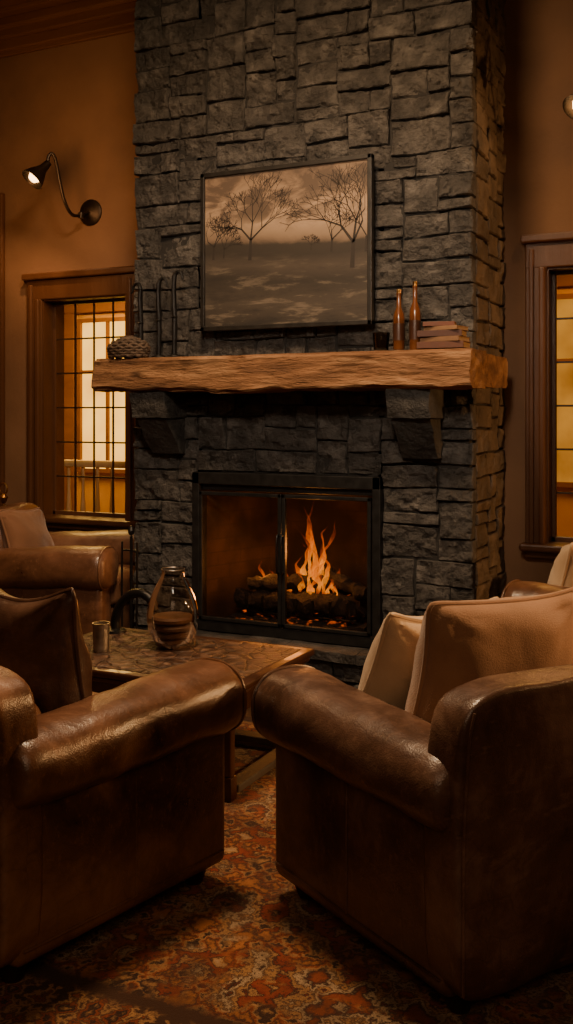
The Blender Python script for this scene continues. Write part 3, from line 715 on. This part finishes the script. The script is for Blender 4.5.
# ------------------------------------------------------------------ sconces
def sconce(dx, label):
    o0 = Vector((-4.10 + dx, WY, 2.80)); root = thing('wall_sconce', label, 'wall lamp', o0, 0, 'wall lamps flanking the chimney')
    def P(x, y, z): return Vector((x + 4.10, y - WY, z - 2.80))
    bm = nb(); lathe(bm, [(0, .035), (.03, .034), (.045, .026), (.075, .02), (.088, .01), (.088, 0), (0, 0)], 28, aim((0, 0, 0), (0, -1, 0))); obj('wall_plate', bm, M['shade_out'], root)
    pts = smoothpath([P(-4.10, 5.40, 2.80), P(-4.105, 5.33, 2.765), P(-4.12, 5.25, 2.76), P(-4.132, 5.19, 2.84), P(-4.14, 5.15, 2.97), P(-4.148, 5.125, 3.08), P(-4.162, 5.108, 3.125), P(-4.178, 5.092, 3.11), P(-4.182, 5.086, 3.065)], 6)
    bm = nb(); tube(bm, pts, .011, 10)
    lathe(bm, [(0, -.02), (.02, -.018), (.022, 0), (.02, .018), (0, .02)], 14, TRS(P(-4.105, 5.33, 2.765))); obj('arm', bm, M['shade_out'], root)
    top = P(-4.182, 5.087, 3.06); mouth = top + Vector((-.36, -.60, -.78)).normalized() * .155; d = (mouth - top).normalized(); L = (mouth - top).length
    bm = nb(); lathe(bm, [(0, -.01), (.022, -.008), (.026, .02), (.03, .05), (.042, .075), (.060, .110), (.076, L), (.078, L + .004), (.074, L), (.056, .108), (.038, .075), (.026, .05), (0, .045)], 28, aim(top, d)); obj('shade', bm, M['shade_out'], root)
    bm = nb(); lathe(bm, [(0, .05), (.014, .055), (.018, .075), (.036, .110), (.039, .132), (.026, .156), (0, .165)], 18, aim(top, d)); obj('bulb', bm, M['bulb'], root)
    lt = bpy.data.lights.new('sconce_light', 'SPOT'); lt.energy = 40 if dx == 0 else 5; lt.color = (1, .55, .24); lt.shadow_soft_size = .03; lt.spot_size = R(176); lt.spot_blend = .4
    lo = bpy.data.objects.new('sconce_light', lt); C.objects.link(lo); w = o0 + top + d * (L + .02); lo.location = w
    lo.rotation_euler = d.to_track_quat('-Z', 'Y').to_euler()
sconce(0, 'bronze gooseneck wall lamp above the left window')
sconce(3.375, 'bronze gooseneck wall lamp at the right edge above the right window')

# ------------------------------------------------------------------ mantel things
MZ = 1.766
bk = thing('basket', 'dark oval woven basket at the left end of the mantel', 'basket', (-3.20, 4.575, MZ))
bm = nb()
for k in range(8):
    t = k / 7; r = .125 * (1 - .55 * (2 * t - .8) ** 2) if t > .4 else .115 + .01 * t / .4
    loop_tube(bm, [(r * 1.02 * math.cos(a) + .003 * math.sin(a * 14 + k * 2), .55 * r * math.sin(a), .009 + k * .0145 + .004 * math.sin(a * 12 + k * math.pi)) for a in [2 * math.pi * i / 60 for i in range(60)]], .0095, 6)
obj('body', bm, M['weave'], bk)
bm = nb(); lathe(bm, [(0, .004), (.10, .006), (.112, .05), (.095, .085), (.05, .112), (0, .116)], 28, None, 1, .52); obj('lining', bm, M['weave'], bk)
for (x, h, lab, cur) in ((-3.165, .43, 'shortest black hooked iron stand beside the woven basket', -1), (-3.045, .45, 'middle black hooked iron stand on the mantel', 1), (-2.945, .48, 'black hooked iron stand nearest the painting', 1)):
    cs = thing('iron_hook_stand', lab, 'iron ornament', (x, 4.64, MZ), 0, 'hooked iron stands on the mantel')
    bm = nb(); lathe(bm, [(0, .016), (.018, .016), (.036, .009), (.042, 0), (0, 0)], 20); obj('base', bm, M['iron'], cs)
    bm = nb(); tube(bm, smoothpath([(0, 0, .008), (.003, 0, h * .4), (-.003, 0, h * .75), (0, 0, h - .05)], 6), [.0135] * 19, 8)
    lathe(bm, [(0, -.016), (.020, 0), (0, .016)], 12, TRS((0, 0, h * .45)))
    obj('stem', bm, M['iron'], cs)
    bm = nb(); rr_ = .026; pts = [(cur * (rr_ - rr_ * math.cos(a)), 0, h - .05 + rr_ * 1.3 * math.sin(a)) for a in [math.pi * k / 12 for k in range(13)]] + [(cur * (2 * rr_ + .004), 0, h - .062), (cur * (2 * rr_ + .014), 0, h - .068)]
    tube(bm, pts, [.0135 - .0006 * k for k in range(len(pts))], 8); obj('hook', bm, M['iron'], cs)
tb = thing('tumbler', 'small dark glass tumbler beside the amber bottles on the mantel', 'glass', (-1.725, 4.59, MZ))
bm = nb(); lathe(bm, [(0, 0), (.036, 0), (.043, .085), (.040, .085), (.033, .01), (0, .01)], 22); obj('bowl', bm, glassy('smoked_glass', (.6, .55, .5), 1.4), tb)
bm = nb(); lathe(bm, [(0, .011), (.032, .011), (.036, .05), (0, .05)], 22); obj('candle_wax', bm, M['weave'], tb)
for (x, y, h, lab) in ((-1.637, 4.60, .295, 'shorter amber bottle on the mantel, nearer the tumbler'), (-1.572, 4.65, .335, 'taller amber bottle on the mantel, next to the books')):
    bt = thing('bottle', lab, 'bottle', (x, y, MZ), 0, 'amber bottles on the mantel')
    bm = nb(); lathe(bm, [(0, 0), (.025, 0), (.028, .006), (.028, h * .52), (.024, h * .6), (.012, h * .70), (.0105, h * .9), (.013, h * .905), (.013, h * .93), (0, h * .93)], 22); obj('body', bm, M['amber'], bt)
    bm = nb(); lathe(bm, [(0, h * .93), (.011, h * .93), (.012, h * .99), (.008, h), (0, h)], 16); obj('stopper', bm, M['brass'], bt)
    bm = nb(); lathe(bm, [(.0285, h * .15), (.0287, h * .16), (.0287, h * .42), (.0285, h * .43)], 22); obj('label', bm, M['darkwood'], bt)
BK = [(.225, .15, .032, (.10, .034, .016), 'dark rust book at the bottom of the mantel stack', 2, 0), (.20, .14, .024, (.19, .095, .042), 'tan book second from the bottom of the mantel stack', -7, .006), (.215, .14, .030, (.07, .024, .014), 'maroon book in the middle of the mantel stack', 5, -.008), (.175, .125, .020, (.22, .115, .05), 'pale tan book second from the top of the mantel stack', -10, .012), (.15, .115, .022, (.13, .04, .018), 'small red brown book on top of the mantel stack', 11, -.02)]
z = MZ
for w, d, h, c, lab, rz, ox in BK:
    bk_ = thing('book', lab, 'book', (-1.42 + ox, 4.63, z), R(rz), 'books stacked on the mantel')
    m = surf('book_cloth', [tuple(x * .7 for x in c), c], 20, (.6, .7), .2, 150)
    bm = nb(); box(bm, (-w / 2, -d / 2, 0), (w / 2, d / 2, .003), .001); box(bm, (-w / 2, -d / 2, h - .004), (w / 2, d / 2, h - .001), .001); box(bm, (-w / 2, -d / 2 - .002, 0), (w / 2, -d / 2 + .003, h - .001), .0015)
    obj('cover', bm, m, bk_, smooth=0)
    bm = nb(); box(bm, (-w / 2 + .004, -d / 2 + .003, .003), (w / 2 - .004, d / 2 - .004, h - .004)); obj('pages', bm, M['pages'], bk_, smooth=0)
    z += h

# ------------------------------------------------------------------ rug
bm = nb()
gridbox(bm, (-RA, -RB, 0), (RA, RB, .012), .06, lambda p: p + Vector((0, 0, .0015 * noise.noise(p * 5) if p.z > .006 else 0)))
rg_o = tag(obj('rug', bm, M['rug'], loc=(-1.45, 2.95, 0.0005), smooth=40), 'large rust and cream patterned oriental rug under the armchairs', 'rug')
RZ = .0135

# ------------------------------------------------------------------ armchairs
def armchair(label, loc, rotz, mat, cush=(.70, .47), sc=(1, 1, 1)):
    r = thing('armchair', label, 'armchair', loc, R(rotz)); r.scale = sc
    bm = nb(); box(bm, (-.33, -.36, .085), (.33, .385, .33), .03, 3); obj('base', bm, mat, r)
    for s in (-1, 1):
        bm = nb()
        box(bm, (min(s * .285, s * .445), -.385, .06), (max(s * .285, s * .445), .405, .56), .03, 4)
        n = 44; rings = []; ys = [-.40, -.395, -.38, -.36] + [-.33 + .7 * k / 24 for k in range(25)] + [.395, .415, .428, .433]
        shr = [.72, .85, .95, .99] + [1] * 25 + [.985, .93, .84, .70]
        for y, q in zip(ys, shr):
            t = (y + .4) / .83
            rx = (.122 + .014 * t) * q; rz = (.098 + .014 * t) * q; cz = .545 + .020 * t
            ring = []
            for k in range(n):
                a = 2 * math.pi * k / n; ca, sa = math.cos(a), math.sin(a)
                e = 2 / 2.4
                px = math.copysign(abs(ca) ** e, ca) * rx; pz = math.copysign(abs(sa) ** e, sa) * rz
                p = Vector((s * .378 + px, y, cz + pz))
                dirv = Vector((px, 0, pz)).normalized()
                rd = max(0, 1 - abs(noise.noise(Vector((p.x * 5 + s * 7, p.y * 9, p.z * 5)))) * 5)
                p += dirv * (.008 * noise.fractal(p * 5 + Vector((s * 3, 0, 0)), 1, 2, 2) - .004 * rd)
                ring.append(bm.verts.new(p))
            rings.append(ring)
        for a_, b_ in zip(rings, rings[1:]):
            for k in range(n): bm.faces.new((a_[k], a_[(k + 1) % n], b_[(k + 1) % n], b_[k]))
        bm.faces.new(rings[0]); bm.faces.new(rings[-1][::-1])
        arm = obj('arm', bm, mat, r, smooth=50)
        bm = nb()
        loop_tube(bm, [(s * .378 + .130 * math.copysign(abs(math.cos(a)) ** .83, math.cos(a)), .412, .564 + .107 * math.copysign(abs(math.sin(a)) ** .83, math.sin(a))) for a in [2 * math.pi * k / 48 for k in range(48)]], .0048, 6)
        obj('piping', bm, mat, arm)
        bm = nb(); tube(bm, [(s * .445, .02, .10), (s * .4465, .02, .3), (s * .445, .02, .49)], .0035, 6); obj('seam', bm, mat, arm)
        bm = nb(); tube(bm, [(s * .4455, -.36, .105), (s * .4455, 0, .102), (s * .4455, .38, .105)], .0035, 6); obj('seam', bm, mat, arm)
    bm = nb()
    t = nb(); bmesh.ops.create_cube(t, size=2); bmesh.ops.subdivide_edges(t, edges=t.edges[:], cuts=22, use_grid_fill=True)
    for v in t.verts:
        p = v.co; nn = 11
        k = 1 / ((abs(p.x) ** nn + abs(p.y) ** nn + abs(p.z) ** nn) ** (1 / nn)); q = p * k
        x = q.x * .452; z_ = .425 + q.z * .365; y = -.365 + q.y * .068
        hz = (z_ - .06) / .73
        y -= .02 * max(0, hz - .45)
        if hz > .7: y -= .012 * ((hz - .7) / .3) ** 2 * (1 if q.y < 0 else .2)
        z_ -= .010 * abs(q.x) ** 3 * (1 if q.z > 0 else 0)
        w_ = Vector((x, y, z_))
        v.co = w_ + Vector((0, .009 * noise.fractal(w_ * 5, 1, 2, 3), .010 * noise.noise(w_ * 5) * (q.z > .7)))
    merge(bm, t); bk = obj('back', bm, mat, r, smooth=60)
    for sx in (-1, 1):
        bm = nb(); tube(bm, smoothpath([(sx * .438, -.432, .10), (sx * .439, -.434, .45), (sx * .437, -.448, .67), (sx * .425, -.455, .755)], 5), .004, 6); obj('seam', bm, mat, bk)
    bm = nb(); softbox(bm, (0, .07, .405), (.565, .69, .17), 6, 12, (R(2), 0, 0), .006, 3); obj('seat_cushion', bm, mat, r, smooth=60)
    bm = nb(); softbox(bm, (0, -.215, cush[0]), (.56, .17, cush[1]), 4.5, 12, (R(9), 0, 0), .012, 9); obj('back_cushion', bm, mat, r, smooth=60)
    for x in (-.36, .36):
        for y in (-.33, .34):
            bm = nb(); lathe(bm, [(0, 0), (.026, 0), (.038, .03), (.042, .06), (.042, .085), (0, .085)], 16, TRS((x, y, 0))); obj('foot', bm, M['feet'], r)
    return r
def on(chair, p):
    return chair.matrix_basis @ Vector(p)
cL = armchair('chestnut leather armchair in the left foreground turned towards the fire', (-2.03, 2.385, RZ), -12, M['leatherL'], (.57, .16))
cR = armchair('dark umber leather armchair in the right foreground holding two pillows', (-.775, 2.84, RZ), 58, M['leatherR'], (.57, .16))
cF = armchair('brown leather armchair standing under the left window', (-3.87, 4.76, 0), -75, M['leatherF'], (.66, .36), (1.05, 1.20, 1.08))
cG = armchair('leather armchair half hidden under the right window', (-.54, 4.76, 0), 80, M['leatherF'], (.60, .22), (1.06, 1.06, 1.06))
bpy.context.view_layer.update()
def put(ch, rz, name, w, h, th, mat, label, p, tilt, twist, seed, cr=.02, sag=0):
    o = pillow(name, w, h, th, mat, label, on(ch, p), (R(tilt), 0, R(rz + twist)), seed, None, cr, sag); o.rotation_mode = 'XYZ'; return o
put(cR, 58, 'pillow', .60, .42, .27, M['tan'], 'large tan pillow leaning on the back of the right foreground armchair', (.01, -.085, .745), 12, 0, 2, .028, .03)
put(cR, 58, 'pillow', .43, .42, .20, M['cream'], 'cream pillow in front of the tan pillow on the right foreground armchair', (-.045, .175, .69), 27, 0, 5, .024, .02)
put(cL, -12, 'pillow', .54, .46, .23, M['leatherD'], 'dark leather cushion slouched on the left foreground armchair', (-.01, -.02, .715), 8, 2, 11, .03, .03)
put(cF, -75, 'pillow', .42, .36, .18, M['brownp'], 'brown pillow on the armchair under the left window', (.10, -.10, .68), 18, -8, 7, .024, .02)
put(cG, 80, 'pillow', .40, .36, .17, M['cream'], 'cream pillow on the armchair under the right window', (-.08, .27, .665), 14, 6, 9, .022, .02)

# ------------------------------------------------------------------ coffee table
TX0, TX1, TY0, TY1, TZ = -2.84, -1.77, 3.20, 3.91, .45
ct = thing('coffee_table', 'low dark mahogany coffee table with mottled top before the hearth', 'coffee table', ((TX0 + TX1) / 2, (TY0 + TY1) / 2, RZ))
hx, hy = (TX1 - TX0) / 2, (TY1 - TY0) / 2; tz = TZ - RZ
bm = nb(); box(bm, (-hx, -hy, tz - .03), (hx, hy, tz - .002), .008, 3); box(bm, (-hx + .015, -hy + .015, tz - .055), (hx - .015, hy - .015, tz - .028), .01, 3); tp = obj('top', bm, M['darkwood'], ct, smooth=40)
bm = nb(); box(bm, (-hx + .045, -hy + .045, tz - .01), (hx - .045, hy - .045, tz), .001); obj('inlay_panel', bm, M['tabletop'], tp, smooth=0)
for lo, hi in (((-hx + .06, -hy + .03, tz - .12), (hx - .06, -hy + .055, tz - .05)), ((-hx + .06, hy - .055, tz - .12), (hx - .06, hy - .03, tz - .05)), ((-hx + .03, -hy + .06, tz - .12), (-hx + .055, hy - .06, tz - .05)), ((hx - .055, -hy + .06, tz - .12), (hx - .03, hy - .06, tz - .05))):
    bm = nb(); box(bm, lo, hi, .004); obj('apron', bm, M['darkwood'], ct, smooth=0)
for x in (-hx + .06, hx - .06):
    for y in (-hy + .06, hy - .06):
        bm = nb(); box(bm, (x - .024, y - .024, .0), (x + .024, y + .024, .09), .006); box(bm, (x - .019, y - .019, .085), (x + .019, y + .019, .33), .008, 3)
        box(bm, (x - .026, y - .026, .32), (x + .026, y + .026, tz - .05), .006); obj('leg', bm, M['darkwood'], ct, smooth=40)
for lo, hi in (((-hx + .084, -hy + .03, .02), (hx - .084, -hy + .10, .05)), ((-hx + .084, hy - .10, .02), (hx - .084, hy - .03, .05)), ((-hx + .03, -hy + .084, .02), (-hx + .10, hy - .084, .05)), ((hx - .10, -hy + .084, .02), (hx - .03, hy - .084, .05))):
    bm = nb(); box(bm, lo, hi, .006); obj('base_rail', bm, M['railgrey'], ct, smooth=0)

jr = thing('glass_jar', 'egg shaped open glass jar holding wooden slices on the coffee table', 'jar', (-2.33, 3.66, TZ + .001))
prof = [(0, 0), (.060, .0), (.082, .02), (.097, .05), (.106, .08), (.111, .11), (.112, .14), (.109, .17), (.101, .20), (.090, .23), (.076, .26), (.062, .285), (.053, .30), (.047, .32), (.051, .335)]
bm = nb(); lathe(bm, prof, 40); obj('vessel', bm, M['jarglass'], jr, smooth=180)
bm = nb(); loop_tube(bm, [(.0505 * math.cos(2 * math.pi * k / 32), .0505 * math.sin(2 * math.pi * k / 32), .335) for k in range(32)], .0025, 6); obj('rim', bm, M['pewter'], jr)
for k, (r, h) in enumerate(((.072, .028), (.084, .028), (.092, .028), (.095, .030))):
    bm = nb(); lathe(bm, [(0, 0), (r * .88, 0), (r, h * .3), (r, h * .7), (r * .88, h), (0, h)], 24)
    for v in bm.verts: v.co += Vector((noise.noise(v.co * 30 + Vector((k, 0, 0))), noise.noise(v.co * 30 + Vector((0, k, 0))), 0)) * .004
    tag(obj('wood_slice', bm, M['slice'], loc=(-2.33 + .003 * (-1) ** k, 3.66, TZ + .014 + k * .031), rot=(0, 0, k), smooth=30), ('%s round brown wood slice in the glass jar' % ('bottom', 'second lowest', 'second highest', 'top')[k]), 'wood slice', 'wood slices in the glass jar')
bm = nb(); lathe(bm, [(0, 0), (.032, 0), (.034, .01)] + [(.034 + (.0015 if k % 2 else 0), .01 + .008 * k) for k in range(1, 12)] + [(.037, .115), (.038, .12), (.034, .12), (.031, .012), (0, .012)], 26)
cp = thing('metal_cup', 'small ribbed pewter cup at the near left of the coffee table', 'cup', (-2.56, 3.46, TZ + .001)); obj('bowl', bm, M['pewter'], cp)
sn = thing('iron_stand', 'arched black iron stand on the coffee table behind the pewter cup', 'ornament', (-2.73, 3.80, TZ + .001))
bm = nb(); lathe(bm, [(0, 0), (.05, 0), (.048, .01), (.02, .018), (0, .02)], 22); obj('base', bm, M['iron'], sn)
bm = nb(); tube(bm, smoothpath([(0, 0, .008), (.0, 0, .06), (.025, 0, .125), (.08, 0, .175), (.145, 0, .187), (.195, 0, .16), (.21, 0, .115)], 6), .021, 12); obj('arm', bm, M['iron'], sn)
bm = nb(); lathe(bm, [(0, .0), (.014, -.004), (.026, -.03), (.032, -.055), (.029, -.055), (0, -.01)], 16, TRS((.21, 0, .115))); obj('bell', bm, M['iron'], sn)

# fire tools and brass stand
ft = thing('fire_tool_stand', 'slim black fire tool stand at the left of the hearth', 'fire tools', (-3.20, 4.60, 0.0))
bm = nb(); lathe(bm, [(0, 0), (.07, 0), (.07, .012), (.03, .02), (.012, .03), (0, .03)], 22); obj('base', bm, M['iron'], ft)
bm = nb(); tube(bm, [(0, 0, .02), (0, 0, .78)], .009, 10); lathe(bm, [(0, .78), (.015, .79), (.02, .81), (.012, .83), (0, .84)], 14); obj('pole', bm, M['iron'], ft)
bm = nb(); tube(bm, [(-.055, 0, .70), (.055, 0, .70)], .006, 8); obj('crossbar', bm, M['iron'], ft)
for x in (-.05, .05):
    bm = nb(); tube(bm, smoothpath([(x, -.015, .75), (x, -.018, .5), (x, -.018, .14), (x + .02 * (1 if x > 0 else -1), -.018, .1)], 5), .006, 8); obj('tool', bm, M['iron'], ft)
bs = thing('brass_stand', 'slender brass stand with ring top behind the left armchair', 'stand', (-4.56, 5.10, 0))
bm = nb(); lathe(bm, [(0, 0), (.11, 0), (.11, .012), (.03, .03), (0, .035)], 24); obj('base', bm, M['brass'], bs)
bm = nb(); tube(bm, [(0, 0, .03), (0, 0, .88)], .009, 10); lathe(bm, [(0, .86), (.02, .88), (.03, .91), (.012, .93), (0, .935)], 16); obj('pole', bm, M['brass'], bs)
bm = nb(); loop_tube(bm, [(.032 * math.cos(2 * math.pi * k / 24), 0, .965 + .036 * math.sin(2 * math.pi * k / 24)) for k in range(24)], .006, 6); obj('ring', bm, M['brass'], bs)

# ------------------------------------------------------------------ lights
def area(name, loc, tgt, size, e, col):
    l = bpy.data.lights.new(name, 'AREA'); l.shape = 'DISK'; l.size = size; l.energy = e; l.color = col
    o = bpy.data.objects.new(name, l); C.objects.link(o); o.location = loc
    o.rotation_euler = (Vector(tgt) - Vector(loc)).to_track_quat('-Z', 'Y').to_euler()
def point(name, loc, r, e, col):
    l = bpy.data.lights.new(name, 'POINT'); l.shadow_soft_size = r; l.energy = e; l.color = col
    o = bpy.data.objects.new(name, l); C.objects.link(o); o.location = loc
def spot(name, loc, tgt, ang, blend, r, e, col):
    l = bpy.data.lights.new(name, 'SPOT'); l.shadow_soft_size = r; l.energy = e; l.color = col; l.spot_size = R(ang); l.spot_blend = blend
    o = bpy.data.objects.new(name, l); C.objects.link(o); o.location = loc
    o.rotation_euler = (Vector(tgt) - Vector(loc)).to_track_quat('-Z', 'Y').to_euler()
area('ceiling_lamp', (-1.8, 3.0, 3.95), (-1.9, 3.2, 1.0), .6, 132, (1, .65, .36))
area('fill_behind', (.3, -.7, 2.7), (-1.5, 3.0, .9), 1.6, 20, (1, .64, .38))  # soft fill added behind the camera to lift the chair sides; no fixture
spot('fill_chimney', (-.9, 1.5, 3.1), (-2.4, 4.8, 1.6), 52, .7, .25, 290, (1, .79, .59))  # added spot that brightens the chimney front and misses the chairs
spot('fill_wall_left', (-4.0, 4.2, 2.7), (-4.25, 5.43, 3.1), 110, .9, .2, 40, (1, .50, .20))  # extra warm fill for the left wall glow, no fitting modelled
spot('fill_return_right', (2.3, 5.27, 1.6), (-1.4, 5.14, 1.6), 62, .6, .1, 330, (1, .48, .17))  # unseen amber spot added to light the chimney's right return
spot('rim_fill_right', (1.3, 4.3, 1.9), (-1.9, 2.85, .55), 46, .8, .14, 300, (1, .52, .20))  # added amber spot for highlights on the foreground leather, not a room lamp
point('fire_light', (-2.30, 4.96, .72), .09, 7, (1, .34, .07))
point('fire_light_low', (-2.55, 4.96, .58), .05, 2.5, (1, .32, .06))
area('sunroom_lamp_left', (-5.6, 7.2, 2.8), (-5.6, 7.4, 0), 1.2, 95, (1, .56, .14))
area('sunroom_lamp_right', (-1.0, 7.2, 2.8), (-1.0, 7.4, 0), 1.0, 45, (1, .48, .10))
w = bpy.data.worlds.new('world'); bpy.context.scene.world = w; w.use_nodes = True
bgn = w.node_tree.nodes['Background']; bgn.inputs[0].default_value = (.05, .03, .02, 1); bgn.inputs[1].default_value = .3

# ------------------------------------------------------------------ camera
cam = bpy.data.cameras.new('camera'); co = bpy.data.objects.new('camera', cam); C.objects.link(co)
co.location = (0, 0, 1.45); co.rotation_euler = (R(90), 0, R(26))
cam.sensor_width = 36; cam.lens = 35.16; cam.shift_y = -97 / 1024
bpy.context.scene.camera = co
